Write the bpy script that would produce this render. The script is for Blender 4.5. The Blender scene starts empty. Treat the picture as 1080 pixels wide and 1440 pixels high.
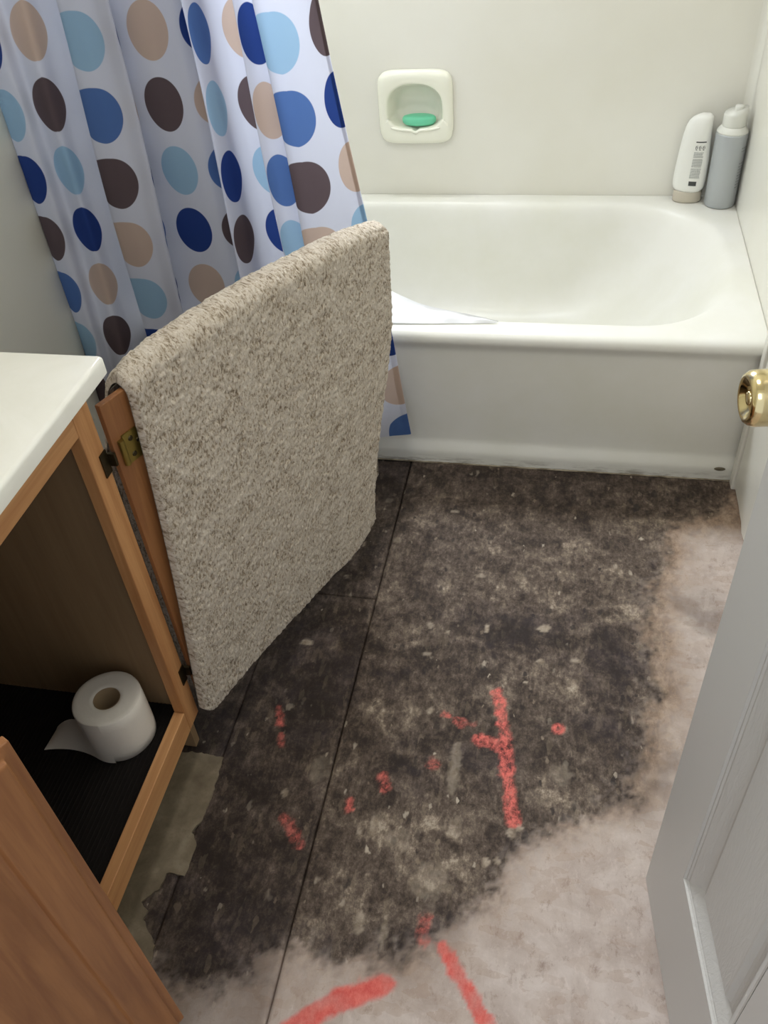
import bpy, bmesh, math, random
import numpy as np
from mathutils import Vector, Matrix

random.seed(4)
S = bpy.context.scene
COL = S.collection

# ------------------------------------------------------------------ camera
F_PX = 1217.5
yaw, pitch, roll = -0.2482, 0.7317, -0.0931
CAM = Vector((-0.4278, -1.6405, 1.3409))
fw = Vector((math.sin(yaw)*math.cos(pitch), math.cos(yaw)*math.cos(pitch), -math.sin(pitch)))
rt = Vector((math.cos(yaw), -math.sin(yaw), 0))
up = rt.cross(fw)
r2 = rt*math.cos(roll) + up*math.sin(roll)
u2 = -rt*math.sin(roll) + up*math.cos(roll)
cd = bpy.data.cameras.new('camera')
cam = bpy.data.objects.new('camera', cd)
COL.objects.link(cam)
M = Matrix((r2, u2, -fw)).transposed().to_4x4()
M.translation = CAM
cam.matrix_world = M
cd.sensor_fit = 'VERTICAL'
cd.sensor_height = 36
cd.sensor_width = 27
cd.lens = F_PX/1440*36
cd.clip_start = 0.02
S.camera = cam

# ------------------------------------------------------------------ light and exposure
S.view_settings.view_transform = 'Standard'
S.view_settings.look = 'None'
S.view_settings.gamma = 1
S.view_settings.use_curve_mapping = False
S.view_settings.exposure = 0.0

w = bpy.data.worlds.new('world')
S.world = w
w.use_nodes = True
w.node_tree.nodes['Background'].inputs[0].default_value = (0.86, 0.92, 1.0, 1)
w.node_tree.nodes['Background'].inputs[1].default_value = 0.9


def area(name, loc, target, size, power, col):
    l = bpy.data.lights.new(name, 'AREA')
    l.shape = 'RECTANGLE'
    l.size, l.size_y = size
    l.energy = power
    l.color = col
    o = bpy.data.objects.new(name, l)
    COL.objects.link(o)
    o.location = loc
    d = Vector(target) - Vector(loc)
    o.rotation_euler = d.to_track_quat('-Z', 'Z').to_euler()
    return o


# daylight coming through the window above the tub
area('window_daylight', (-0.95, 0.86, 1.75), (-0.75, -0.3, 0.6), (0.6, 0.55), 43, (0.88, 0.93, 1.0))
# unseen fill light added under the ceiling
area('ceiling_fill', (-0.75, -0.75, 2.36), (-0.75, -0.75, 0), (0.3, 0.3), 6.6, (1.0, 0.95, 0.88))
# added fill light, out of view in the hallway behind the camera
area('hall_fill', (-0.9, -2.6, 2.2), (-0.7, -1.2, 0.3), (0.6, 0.6), 8.5, (1.0, 0.96, 0.91))

# ------------------------------------------------------------------ helpers


def meta(o, label=None, cat=None, group=None, kind=None):
    if label:
        o['label'] = label
    if cat:
        o['category'] = cat
    if group:
        o['group'] = group
    if kind:
        o['kind'] = kind
    return o


def empty(name, loc=(0, 0, 0), **k):
    o = bpy.data.objects.new(name, None)
    o.empty_display_size = 0.05
    COL.objects.link(o)
    o.location = loc
    return meta(o, **k)


def mesh(name, V, Fs, m, parent=None, smooth=False, **k):
    me = bpy.data.meshes.new(name)
    me.from_pydata([tuple(map(float, v)) for v in V], [], Fs)
    me.update()
    if smooth:
        me.polygons.foreach_set('use_smooth', [True]*len(me.polygons))
    me.materials.append(m)
    o = bpy.data.objects.new(name, me)
    COL.objects.link(o)
    if parent:
        o.parent = parent
        # parts are modelled in world coordinates: take off the place of what carries them
        off = Vector((0, 0, 0))
        pw = parent
        while pw:
            off += pw.location
            pw = pw.parent
        if off.length > 0:
            me.transform(Matrix.Translation(-off))
    return meta(o, **k)


def fix(o):
    bm = bmesh.new()
    bm.from_mesh(o.data)
    bmesh.ops.remove_doubles(bm, verts=bm.verts, dist=1e-6)
    bmesh.ops.recalc_face_normals(bm, faces=bm.faces)
    bm.to_mesh(o.data)
    bm.free()
    return o


def bevel(o, w=0.002, seg=2, ang=35):
    b = o.modifiers.new('bevel', 'BEVEL')
    b.width = w
    b.segments = seg
    b.limit_method = 'ANGLE'
    b.angle_limit = math.radians(ang)
    o.data.polygons.foreach_set('use_smooth', [True]*len(o.data.polygons))
    n = o.modifiers.new('wn', 'WEIGHTED_NORMAL')
    n.keep_sharp = True
    return o


BF = [(0, 3, 2, 1), (4, 5, 6, 7), (0, 1, 5, 4), (1, 2, 6, 5), (2, 3, 7, 6), (3, 0, 4, 7)]


def boxv(a, b):
    (x0, y0, z0), (x1, y1, z1) = a, b
    return [(x0, y0, z0), (x1, y0, z0), (x1, y1, z0), (x0, y1, z0), (x0, y0, z1), (x1, y0, z1), (x1, y1, z1), (x0, y1, z1)]


def box(name, a, b, m, parent=None, bv=0.0, **k):
    o = mesh(name, boxv(a, b), BF, m, parent, **k)
    if bv:
        bevel(o, bv)
    return o


def frame_xf(o3, ax, ay, az=(0, 0, 1)):
    """function mapping local (a,b,c) to world"""
    o3, ax, ay, az = map(Vector, (o3, ax, ay, az))
    return lambda a, b, c: o3 + ax*a + ay*b + az*c


def lathe(prof, n=40, base=(0, 0, 0), axis=(0, 0, 1), ref=(1, 0, 0), sx=1, sy=1, cap=True):
    """prof: list of (along, radius)"""
    A = Vector(axis).normalized()
    U = Vector(ref).normalized()
    W = A.cross(U)
    V, Fs = [], []
    for a, r in prof:
        for i in range(n):
            t = 2*math.pi*i/n
            V.append(Vector(base) + A*a + U*(r*sx*math.cos(t)) + W*(r*sy*math.sin(t)))
    for k in range(len(prof)-1):
        for i in range(n):
            j = (i+1) % n
            Fs.append((k*n+i, k*n+j, (k+1)*n+j, (k+1)*n+i))
    if cap:
        Fs.append(tuple(range(n))[::-1])
        Fs.append(tuple(range((len(prof)-1)*n, len(prof)*n)))
    return V, Fs


def grid_faces(nu, nv, off=0):
    return [(off+i*nv+j, off+(i+1)*nv+j, off+(i+1)*nv+j+1, off+i*nv+j+1) for i in range(nu-1) for j in range(nv-1)]


# ------------------------------------------------------------------ materials


def mat(name, col=(0.8, 0.8, 0.8), rough=0.5, metal=0.0, spec=0.5):
    m = bpy.data.materials.new(name)
    m.use_nodes = True
    b = m.node_tree.nodes['Principled BSDF']
    b.inputs['Base Color'].default_value = (*col, 1)
    b.inputs['Roughness'].default_value = rough
    b.inputs['Metallic'].default_value = metal
    b.inputs['Specular IOR Level'].default_value = spec
    return m


def srgb(r, g, b):
    f = lambda c: (c/255/12.92 if c/255 <= 0.04045 else ((c/255+0.055)/1.055)**2.4)
    return (f(r), f(g), f(b))


class NT:
    def __init__(s, m):
        s.t = m.node_tree
        s.n = s.t.nodes
        s.b = s.n['Principled BSDF']

    def new(s, typ, **k):
        n = s.n.new(typ)
        for a, v in k.items():
            setattr(n, a, v)
        return n

    def ln(s, a, b):
        s.t.links.new(a, b)

    def coord(s, kind='Object', scale=(1, 1, 1), rot=(0, 0, 0)):
        tc = s.new('ShaderNodeTexCoord')
        mp = s.new('ShaderNodeMapping')
        mp.inputs['Scale'].default_value = scale
        mp.inputs['Rotation'].default_value = rot
        s.ln(tc.outputs[kind], mp.inputs['Vector'])
        return mp.outputs[0]

    def noise(s, vec, scale, detail=4, rough=0.55, dist=0.0):
        n = s.new('ShaderNodeTexNoise')
        n.inputs['Scale'].default_value = scale
        n.inputs['Detail'].default_value = detail
        n.inputs['Roughness'].default_value = rough
        n.inputs['Distortion'].default_value = dist
        if vec is not None:
            s.ln(vec, n.inputs['Vector'])
        return n.outputs['Fac']

    def ramp(s, fac, stops, interp='LINEAR'):
        r = s.new('ShaderNodeValToRGB')
        r.color_ramp.interpolation = interp
        e = r.color_ramp.elements
        while len(e) < len(stops):
            e.new(0.5)
        for i, (p, c) in enumerate(stops):
            e[i].position = p
            e[i].color = (*c, 1) if len(c) == 3 else c
        s.ln(fac, r.inputs[0])
        return r.outputs[0]

    def math(s, op, a, b=None, clamp=False):
        n = s.new('ShaderNodeMath', operation=op)
        n.use_clamp = clamp
        for i, v in enumerate((a, b)):
            if v is None:
                continue
            if isinstance(v, (int, float)):
                n.inputs[i].default_value = v
            else:
                s.ln(v, n.inputs[i])
        return n.outputs[0]

    def mix(s, fac, a, b, mode='MIX'):
        n = s.new('ShaderNodeMix', data_type='RGBA')
        n.blend_type = mode
        for i, v in ((0, fac), (6, a), (7, b)):
            if isinstance(v, (int, float)):
                n.inputs[i].default_value = v
            elif isinstance(v, tuple):
                n.inputs[i].default_value = (*v, 1)
            else:
                s.ln(v, n.inputs[i])
        return n.outputs[2]

    def attr(s, name):
        n = s.new('ShaderNodeAttribute')
        n.attribute_name = name
        return n

    def bump(s, h, strength=0.3, dist=0.001):
        n = s.new('ShaderNodeBump')
        n.inputs['Strength'].default_value = strength
        n.inputs['Distance'].default_value = dist
        s.ln(h, n.inputs['Height'])
        s.ln(n.outputs[0], s.b.inputs['Normal'])
        return n


def m_wood(name, c1, c2, axis=2, rough=0.45, sc=1.0):
    m = mat(name, c1, rough, spec=0.35)
    t = NT(m)
    s = [26*sc, 26*sc, 26*sc]
    s[axis] = 1.6*sc
    v = t.coord('Object', tuple(s))
    n = t.noise(v, 1.6, 6, 0.6, 0.6)
    c = t.ramp(n, [(0.3, c2), (0.62, c1)])
    s2 = [150, 150, 150]
    s2[axis] = 6
    g = t.noise(t.coord('Object', tuple(s2)), 1.5, 3, 0.6)
    c = t.mix(t.math('MULTIPLY', t.math('SUBTRACT', 0.5, g, True), 1.6, True), c, c2)
    t.ln(c, t.b.inputs['Base Color'])
    t.bump(g, 0.15, 0.0004)
    return m

# ------------------------------------------------------------------ materials of the place
M_surround = mat('gloss_surround', srgb(226, 221, 208), 0.28, spec=0.4)
t = NT(M_surround)
n = t.noise(t.coord('Object'), 2.2, 4)
t.ln(t.ramp(n, [(0.3, srgb(226, 223, 210)), (0.7, srgb(234, 232, 223))]), t.b.inputs['Base Color'])
t.bump(t.noise(t.coord('Object'), 60, 3), 0.06, 0.001)
M_paint = mat('wall_paint', srgb(224, 223, 212), 0.6)
t = NT(M_paint)
t.bump(t.noise(t.coord('Object'), 140, 3), 0.12, 0.001)
M_ceil = mat('ceiling_paint', srgb(225, 222, 212), 0.8)
M_tub = mat('tub_enamel', srgb(232, 230, 220), 0.34, spec=0.5)
t = NT(M_tub)
n = t.noise(t.coord('Object'), 3.0, 5, 0.6)
c = t.ramp(n, [(0.35, srgb(225, 224, 213)), (0.65, srgb(233, 232, 226))])
# grime along the foot of the apron
sep = t.new('ShaderNodeSeparateXYZ')
t.ln(t.coord('Object'), sep.inputs[0])
low = t.math('SUBTRACT', 1.0, t.math('MULTIPLY', sep.outputs[2], 38), True)
g = t.noise(t.coord('Object', (9, 30, 60)), 1.3, 5, 0.7)
gm = t.math('MULTIPLY', t.math('MULTIPLY', t.math('SUBTRACT', g, 0.47, True), 6, True), low, True)
c = t.mix(t.math('MULTIPLY', gm, 0.8), c, srgb(105, 92, 72))
t.ln(c, t.b.inputs['Base Color'])
M_white = mat('white_trim_paint', srgb(222, 220, 210), 0.4)
M_oval = mat('oval_stain', srgb(120, 112, 92), 0.5)
M_caulk = mat('old_caulk', srgb(120, 105, 84), 0.8)
t = NT(M_caulk)
t.ln(t.ramp(t.noise(t.coord('Object', (12, 30, 30)), 2, 5), [(0.4, srgb(104, 92, 74)), (0.6, srgb(160, 150, 130))]), t.b.inputs['Base Color'])
M_dark = mat('dark_gap', srgb(34, 28, 22), 0.9)
M_oak = m_wood('oak_vertical', srgb(202, 150, 100), srgb(168, 112, 66), 2)
M_oaky = m_wood('oak_along', srgb(206, 156, 106), srgb(176, 122, 76), 1)
M_door2 = m_wood('oak_door', srgb(158, 108, 66), srgb(124, 78, 46), 2, 0.4)
M_ply = m_wood('cabinet_side_board', srgb(150, 124, 92), srgb(136, 110, 80), 2, 0.7)
M_brass = mat('polished_brass', (0.80, 0.66, 0.36), 0.16, 1.0)
M_hinge = mat('aged_brass', srgb(140, 122, 62), 0.38, 0.85)
M_screw = mat('screw_steel', srgb(70, 62, 44), 0.4, 0.9)
M_counter = mat('cultured_marble', srgb(236, 234, 220), 0.12, spec=0.5)
t = NT(M_counter)
t.ln(t.ramp(t.noise(t.coord('Object'), 5, 5, 0.6, 1.2), [(0.3, srgb(234, 233, 222)), (0.6, srgb(242, 241, 233))]), t.b.inputs['Base Color'])
M_chrome = mat('chrome', (0.8, 0.8, 0.8), 0.08, 1.0)
M_doorflat = mat('door_paint_smooth', srgb(200, 199, 195), 0.42)
t = NT(M_doorflat)
t.bump(t.noise(t.coord('Object'), 220, 3), .08, .0008)
M_doorw = mat('door_paint', srgb(198, 197, 193), 0.42)
t = NT(M_doorw)
g = t.noise(t.coord('Object', (34, 34, 7)), 2.2, 5, 0.62, 2.2)
t.bump(g, 0.55, 0.0022)

# ------------------------------------------------------------------ numpy noise for the floor


def vnoise(X, Y, sc, seed):
    rs = np.random.RandomState(seed)
    T = rs.rand(256, 256)
    x, y = X*sc+500, Y*sc+500
    i, j = np.floor(x).astype(int), np.floor(y).astype(int)
    fx, fy = x-i, y-j
    fx, fy = fx*fx*(3-2*fx), fy*fy*(3-2*fy)
    g = lambda a, b: T[a % 256, b % 256]
    return (g(i, j)*(1-fx)+g(i+1, j)*fx)*(1-fy)+(g(i, j+1)*(1-fx)+g(i+1, j+1)*fx)*fy


def fbm(X, Y, sc, seed, o=4):
    s, a, r = 0, 0.5, 0
    for k in range(o):
        s = s+a*vnoise(X, Y, sc*2**k, seed+k)
        r += a
        a *= 0.55
    return s/r


def smooth(a, b, x):
    t = np.clip((x-a)/(b-a), 0, 1)
    return t*t*(3-2*t)


def seg_dist(X, Y, a, b):
    ax, ay = a
    bx, by = b
    dx, dy = bx-ax, by-ay
    L = dx*dx+dy*dy+1e-12
    t = np.clip(((X-ax)*dx+(Y-ay)*dy)/L, 0, 1)
    return np.hypot(X-ax-t*dx, Y-ay-t*dy)


def poly_sd(X, Y, P):
    D = np.full(X.shape, 9.0)
    ins = np.zeros(X.shape, bool)
    n = len(P)
    for i in range(n):
        a, b = P[i], P[(i+1) % n]
        D = np.minimum(D, seg_dist(X, Y, a, b))
        c = ((a[1] > Y) != (b[1] > Y))
        xi = (b[0]-a[0])*(Y-a[1])/((b[1]-a[1]) or 1e-9)+a[0]
        ins ^= c & (X < xi)
    return np.where(ins, D, -D)


CP = [ (-1.540,-0.030,-1.30),(-1.498,-0.060,-1.00),(-1.459,-0.070,-0.62),(-1.445,-0.045,-0.39),(-1.398,-0.065,0.00),(-1.384,-0.035,0.39),(-1.355,-0.020,0.62),(-1.337,-0.050,0.72),(-1.321,-0.085,0.80),(-1.287,-0.090,1.05),(-1.253,-0.080,1.39),(-1.227,-0.075,1.60),(-1.245,-0.045,1.75),(-1.274,-0.028,2.00),(-1.253,-0.025,2.36),(-1.223,-0.030,2.61),(-1.183,-0.035,3.00),(-1.148,-0.030,3.39),(-1.126,-0.030,3.60),(-1.097,-0.020,3.90),(-1.095,-0.050,4.25),(-1.083,-0.090,4.55),(-1.068,-0.070,5.00),(-1.061,-0.040,5.39),(-1.039,-0.030,5.61),(-1.004,-0.030,5.98),(-0.989,-0.020,6.20),(-0.994,-0.050,6.40),(-0.996,-0.075,6.60),(-0.971,-0.070,7.00),(-0.951,-0.060,7.30),(-0.946,-0.045,7.45),(-0.952,-0.085,7.75),(-0.924,-0.090,8.00),(-0.884,-0.075,8.39),(-0.865,-0.065,8.61),(-0.842,-0.050,9.00) ]
STAIN =  [(-0.921,0.127),(-0.048,0.093),(0.003,-0.032),(-0.065,-0.113),(-0.144,-0.157),(-0.187,-0.284),(-0.205,-0.368),(-0.215,-0.465),(-0.215,-0.553),(-0.212,-0.666),(-0.231,-0.757),(-0.262,-0.830),(-0.331,-0.892),(-0.409,-0.935),(-0.440,-0.970),(-0.457,-1.030),(-0.506,-1.082),(-0.555,-1.121),(-0.602,-1.160),(-0.655,-1.163),(-0.722,-1.158),(-0.772,-1.177),(-0.822,-1.230),(-0.912,-1.255),(-0.959,-1.237),(-0.963,-1.197),(-1.104,-1.187),(-1.365,-0.650)]
VINYL =  [(-1.066,-0.875),(-1.021,-0.867),(-0.961,-0.870),(-0.957,-0.911),(-0.956,-0.946),(-0.958,-0.990),(-0.967,-1.014),(-0.951,-1.034),(-0.953,-1.086),(-0.972,-1.085),(-0.985,-1.088),(-0.986,-1.114),(-0.997,-1.124),(-1.006,-1.137),(-0.993,-1.148),(-0.993,-1.162),(-0.960,-1.197),(-0.956,-1.219),(-0.962,-1.228),(-1.058,-1.233)]
PINK = [ ([(-0.493,-0.665),(-0.485,-0.680),(-0.476,-0.718),(-0.464,-0.791),(-0.457,-0.845),(-0.450,-0.878),(-0.442,-0.915)],0.011,1),([(-0.516,-0.769),(-0.493,-0.773),(-0.473,-0.780)],0.012,0.8),([(-0.582,-0.725),(-0.554,-0.737),(-0.528,-0.741)],0.006,0.5),([(-0.891,-0.752),(-0.877,-0.789)],0.006,0.6),([(-0.873,-0.804),(-0.863,-0.830)],0.005,0.3),([(-0.819,-0.968),(-0.785,-1.004)],0.01,0.45),([(-0.719,-0.921),(-0.714,-0.934)],0.007,0.9),([(-0.670,-0.869),(-0.662,-0.886)],0.01,0.55),([(-0.592,-0.827),(-0.586,-0.831)],0.01,0.4),([(-0.713,-1.264),(-0.672,-1.229),(-0.606,-1.194)],0.016,1.3),([(-0.731,-1.285),(-0.713,-1.264)],0.016,1.3),([(-0.529,-1.131),(-0.496,-1.172),(-0.449,-1.229)],0.011,1.2),([(-0.562,-1.091),(-0.561,-1.127)],0.01,0.4),([(-0.561,-0.738),(-0.547,-0.746)],0.006,0.4) ]
FLECK = [ (-0.414,-0.498,0.014,0.009,0.9),(-0.525,-0.512,0.004,0.012,0.9),(-0.551,-0.814,0.01,0.035,0.45),(-0.549,-0.859,0.012,0.03,0.4),(-0.635,-0.591,0.008,0.006,0.5),(-0.879,-0.593,0.012,0.008,0.8),(-0.836,-0.404,0.006,0.005,0.5),(-0.832,-0.921,0.007,0.008,0.6),(-0.668,-0.955,0.006,0.02,0.7),(-0.690,-0.971,0.004,0.006,0.5),(-0.432,-0.926,0.006,0.008,0.8),(-0.445,-0.937,0.006,0.008,0.8),(-0.479,-0.991,0.006,0.009,0.9),(-0.461,-0.987,0.005,0.006,0.7),(-0.659,-1.117,0.007,0.02,0.6),(-0.620,-1.121,0.005,0.025,0.5),(-0.609,-0.721,0.006,0.009,0.7),(-0.416,-0.580,0.008,0.005,0.7),(-0.350,-0.571,0.01,0.006,0.7),(-0.818,-0.244,0.005,0.012,0.5),(-0.819,-0.303,0.003,0.008,0.8),(-0.631,-0.175,0.01,0.006,0.5),(-0.554,-0.370,0.01,0.006,0.5),(-0.638,-0.519,0.006,0.008,0.6),(-0.535,-0.942,0.01,0.02,0.4),(-0.624,-0.974,0.02,0.02,0.3),(-0.568,-1.036,0.03,0.03,0.3),(-0.783,-0.865,0.02,0.03,0.25),(-0.745,-0.283,0.01,0.01,0.4),(-0.368,-0.819,0.02,0.02,0.25),(-0.440,-0.634,0.004,0.003,1),(-0.601,-0.533,0.005,0.004,0.7) ]
DARK = [ (-0.202,-0.296,0.012),(-0.219,-0.370,0.008),(-0.227,-0.410,0.01),(-0.235,-0.467,0.012),(-0.214,-0.510,0.01),(-0.212,-0.578,0.01),(-0.224,-0.546,0.012),(-0.441,-0.958,0.02),(-0.594,-1.148,0.03),(-0.555,-1.121,0.03),(-0.449,-0.495,0.05),(-0.684,-0.633,0.06),(-0.622,-0.842,0.06),(-0.258,-0.576,0.05),(-0.297,-0.708,0.05),(-0.261,-0.789,0.04),(-0.500,-0.556,0.05),(-0.487,-0.836,0.03),(-0.871,-1.182,0.05),(-0.955,-1.049,0.05),(-0.856,-1.126,0.06),(-0.838,-0.753,0.06),(-0.923,-0.699,0.06),(-0.538,-1.087,0.03),(-0.690,-1.153,0.02) ]
LIGHT=[ (-0.361,-0.623,0.05),(-0.322,-0.681,0.05),(-0.530,-0.984,0.06),(-0.598,-0.919,0.04),(-0.546,-1.033,0.05),(-0.427,-0.375,0.06),(-0.283,-0.337,0.06),(-0.513,-0.406,0.05),(-0.667,-0.729,0.05),(-0.647,-0.977,0.05),(-0.410,-0.693,0.03),(-0.255,-0.433,0.05),(-0.499,-0.838,0.03),(-0.676,-1.065,0.05),(-0.342,-0.281,0.05),(-0.824,-0.580,0.03),(-0.696,-0.563,0.04),(-0.378,-0.847,0.04) ]

RING = (-0.377, -0.727)


def floor_masks(X, Y):
    dx = (fbm(X, Y, 16, 3)-.5)*.07+(fbm(X, Y, 70, 13, 3)-.5)*.028
    dy = (fbm(X, Y, 16, 23)-.5)*.07+(fbm(X, Y, 70, 33, 3)-.5)*.028
    sd = poly_sd(X+dx, Y+dy, STAIN)
    stain = smooth(-.034, .014, sd)**1.3
    # ragged speckled fringe
    stain = np.clip(stain + (fbm(X, Y, 120, 43, 3)-.56)*1.1*np.exp(-((sd+.008)/.026)**2), 0, 1)
    halo_shade = np.exp(-(np.clip(-sd, 0, 1)/.06)**2)*smooth(-.02, .01, -sd)
    halo_shade *= np.clip(smooth(-.95, -.6, Y)+.35+.3*fbm(X, Y, 12, 77), 0, 1)
    pink = np.zeros_like(X)
    jit = (fbm(X, Y, 90, 53, 3)-.5)*.012
    for pts, wd, st in PINK:
        D = np.full(X.shape, 9.0)
        for a, b in zip(pts[:-1], pts[1:]):
            D = np.minimum(D, seg_dist(X, Y, a, b))
        e = smooth(wd*1.25, wd*.65, D+jit)
        if st <= 1:
            e = e*np.clip(st+(fbm(X, Y, 180, 63, 3)-.5)*1.5, 0, 1)
        else:
            e = e*np.clip(.62+.25*st+(fbm(X, Y, 40, 63, 4)-.5)*.9, 0, 1)
        pink = np.maximum(pink, e)
    r = np.hypot(X-RING[0], Y-RING[1])+jit*.4
    pink = np.maximum(pink, smooth(.013, .009, r)*smooth(.001, .005, r))
    pink = np.maximum(pink, 0)
    fl = np.zeros_like(X)
    j2 = (fbm(X, Y, 120, 83, 3)-.5)*1.1
    for cx, cy, a, b, s in FLECK:
        q = np.sqrt(((X-cx)/a)**2+((Y-cy)/b)**2)+j2
        fl = np.maximum(fl, s*smooth(1.2, .8, q))
    dk = np.zeros_like(X)
    for cx, cy, a in DARK:
        q = np.hypot(X-cx, Y-cy)/a
        wob = fbm(X, Y, 60, 93, 3)
        dk = dk+np.exp(-q*q)*np.clip((wob-.25)*2.2, 0, 1.3)
    w1 = fbm(X, Y, 10, 201, 4)
    dk = dk + .50*smooth(-.755, -.775, X)*np.clip(.4+w1*1.2, 0, 1.2) + .45*smooth(-.22, -.10, Y)*smooth(-.10, -.35, X)  # darker left strip, plus the apron's shadow painted in beside the tub
    dk = dk + .75*np.clip((w1-.52)*5, 0, 1)*smooth(-.25, -.5, Y)*smooth(-.95, -.8, Y)
    halo_shade = np.maximum(halo_shade, .95*smooth(-.235, -.13, Y+(fbm(X, Y, 14, 211)-.5)*.08))  # brown wash along the tub: staining and the apron's window shadow painted together
    lt = np.zeros_like(X)
    for cx, cy, a in LIGHT:
        q = np.hypot(X-cx, Y-cy)/a
        lt = lt+np.exp(-q*q)*np.clip((fbm(X, Y, 45, 95, 4)-.2)*1.9, 0, 1.3)
    return np.clip(lt, 0, 1), stain, np.clip(pink, 0, 1), np.clip(fl, 0, 1), np.clip(halo_shade, 0, 1), np.clip(dk, 0, 1)


M_floor = mat('stained_subfloor', srgb(180, 160, 140), 0.62, spec=0.35)
t = NT(M_floor)
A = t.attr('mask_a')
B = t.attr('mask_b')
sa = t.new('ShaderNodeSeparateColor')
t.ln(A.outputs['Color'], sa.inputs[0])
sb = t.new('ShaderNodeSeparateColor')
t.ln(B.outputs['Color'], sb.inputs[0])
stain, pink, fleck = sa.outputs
halo_shade, dk, lt = sb.outputs
pos = t.coord('Object')


def flakes(rot, scale, seed):
    v = t.coord('Object', scale, (0, 0, rot))
    nn = t.new('ShaderNodeTexNoise')
    nn.inputs['Scale'].default_value = 1.2
    nn.inputs['Detail'].default_value = 3
    t.ln(v, nn.inputs['Vector'])
    vm = t.new('ShaderNodeVectorMath', operation='MULTIPLY_ADD')
    t.ln(nn.outputs['Color'], vm.inputs[0])
    vm.inputs[1].default_value = (0.9, 0.9, 0.9)
    t.ln(v, vm.inputs[2])
    vo = t.new('ShaderNodeTexVoronoi')
    vo.inputs['Scale'].default_value = 1
    t.ln(vm.outputs[0], vo.inputs['Vector'])
    s_ = t.new('ShaderNodeSeparateColor')
    t.ln(vo.outputs['Color'], s_.inputs[0])
    return s_.outputs[0]


f1 = flakes(0.25, (75, 26, 1), 1)
f2 = flakes(-0.5, (32, 70, 1), 2)
f3 = flakes(0.9, (130, 42, 1), 3)
n1 = t.noise(pos, 14, 8, 0.62, 0.6)
n2 = t.noise(pos, 55, 7, 0.65, 0.4)
n3 = t.noise(pos, 170, 4, 0.6)
streak = t.noise(t.coord('Object', (160, 34, 1), (0, 0, 0.12)), 1.0, 5, 0.65)
# clean, pale board
cl = t.ramp(n1, [(0.3, srgb(176, 160, 150)), (0.5, srgb(196, 182, 173)), (0.7, srgb(212, 200, 192))])
cl = t.mix(t.math('MULTIPLY', t.math('SUBTRACT', f2, 0.55, True), 0.9), cl, srgb(172, 148, 130))
cl = t.mix(t.math('MULTIPLY', t.math('SUBTRACT', f1, 0.7, True), 0.9), cl, srgb(216, 204, 194))
hfc = t.noise(t.coord('Object', (1.2, .75, 1), (0, 0, -.3)), 38, 12, 0.80, 0.25)
cl = t.mix(t.math('MULTIPLY', t.math('SUBTRACT', hfc, 0.54, True), 5.5, True), cl, srgb(140, 116, 102))
cl = t.mix(t.math('MULTIPLY', t.math('SUBTRACT', 0.46, hfc, True), 5.0, True), cl, srgb(222, 208, 200))
cl = t.mix(t.math('MULTIPLY', halo_shade, 0.85), cl, t.ramp(hfc, [(0.38, srgb(106, 84, 66)), (0.5, srgb(150, 124, 100)), (0.62, srgb(186, 162, 138))]))
# dark stain
hf = t.noise(t.coord('Object', (1.2, .85, 1)), 70, 12, 0.86, 0.12)
hf2 = t.noise(t.coord('Object', (1, .9, 1), (0, 0, .6)), 30, 12, 0.82, 0.25)
e = t.math('ADD', t.math('MULTIPLY', n1, 0.34), t.math('MULTIPLY', hf, 0.46))
e = t.math('ADD', e, t.math('MULTIPLY', hf2, 0.36))
e = t.math('ADD', e, t.math('MULTIPLY', streak, 0.12))
e = t.math('SUBTRACT', e, t.math('MULTIPLY', dk, 0.062))
e = t.math('ADD', e, t.math('MULTIPLY', lt, 0.070))
e = t.math('ADD', t.math('MULTIPLY', t.math('SUBTRACT', e, 0.635), 1.42), 0.612)
st = t.ramp(e, [(0.49, srgb(42, 32, 27)), (0.57, srgb(66, 54, 45)), (0.635, srgb(90, 77, 67)), (0.70, srgb(116, 102, 89)), (0.755, srgb(148, 133, 116)), (0.81, srgb(182, 168, 150))])
st = t.mix(t.math('MULTIPLY', t.math('MULTIPLY', dk, t.math('SUBTRACT', n1, .38, True)), 2.4, True), st, t.mix(0.5, st, srgb(66, 58, 68)))
st = t.mix(t.math('MULTIPLY', t.math('SUBTRACT', f3, 0.90, True), t.math('MULTIPLY', hf2, 4), True), st, srgb(150, 134, 112))
def specks(scale, keep, rad, seed):
    vo = t.new('ShaderNodeTexVoronoi')
    vo.inputs['Scale'].default_value = scale
    v_ = t.coord('Object', (1.3, .75, 1), (0, 0, seed))
    wn = t.new('ShaderNodeTexNoise')
    wn.inputs['Scale'].default_value = scale*1.4
    t.ln(v_, wn.inputs['Vector'])
    ma = t.new('ShaderNodeVectorMath', operation='MULTIPLY_ADD')
    t.ln(wn.outputs['Color'], ma.inputs[0])
    ma.inputs[1].default_value = (.5/scale*2, .5/scale*2, 0)
    t.ln(v_, ma.inputs[2])
    t.ln(ma.outputs[0], vo.inputs['Vector'])
    s_ = t.new('ShaderNodeSeparateColor')
    t.ln(vo.outputs['Color'], s_.inputs[0])
    k_ = t.math('MULTIPLY', t.math('SUBTRACT', s_.outputs[0], 1-keep, True), 1/keep)
    r_ = t.math('SUBTRACT', t.math('MULTIPLY', k_, rad), vo.outputs['Distance'])
    return t.math('MULTIPLY', t.math('MULTIPLY', r_, 7, True), s_.outputs[1]), s_.outputs[2]


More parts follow.
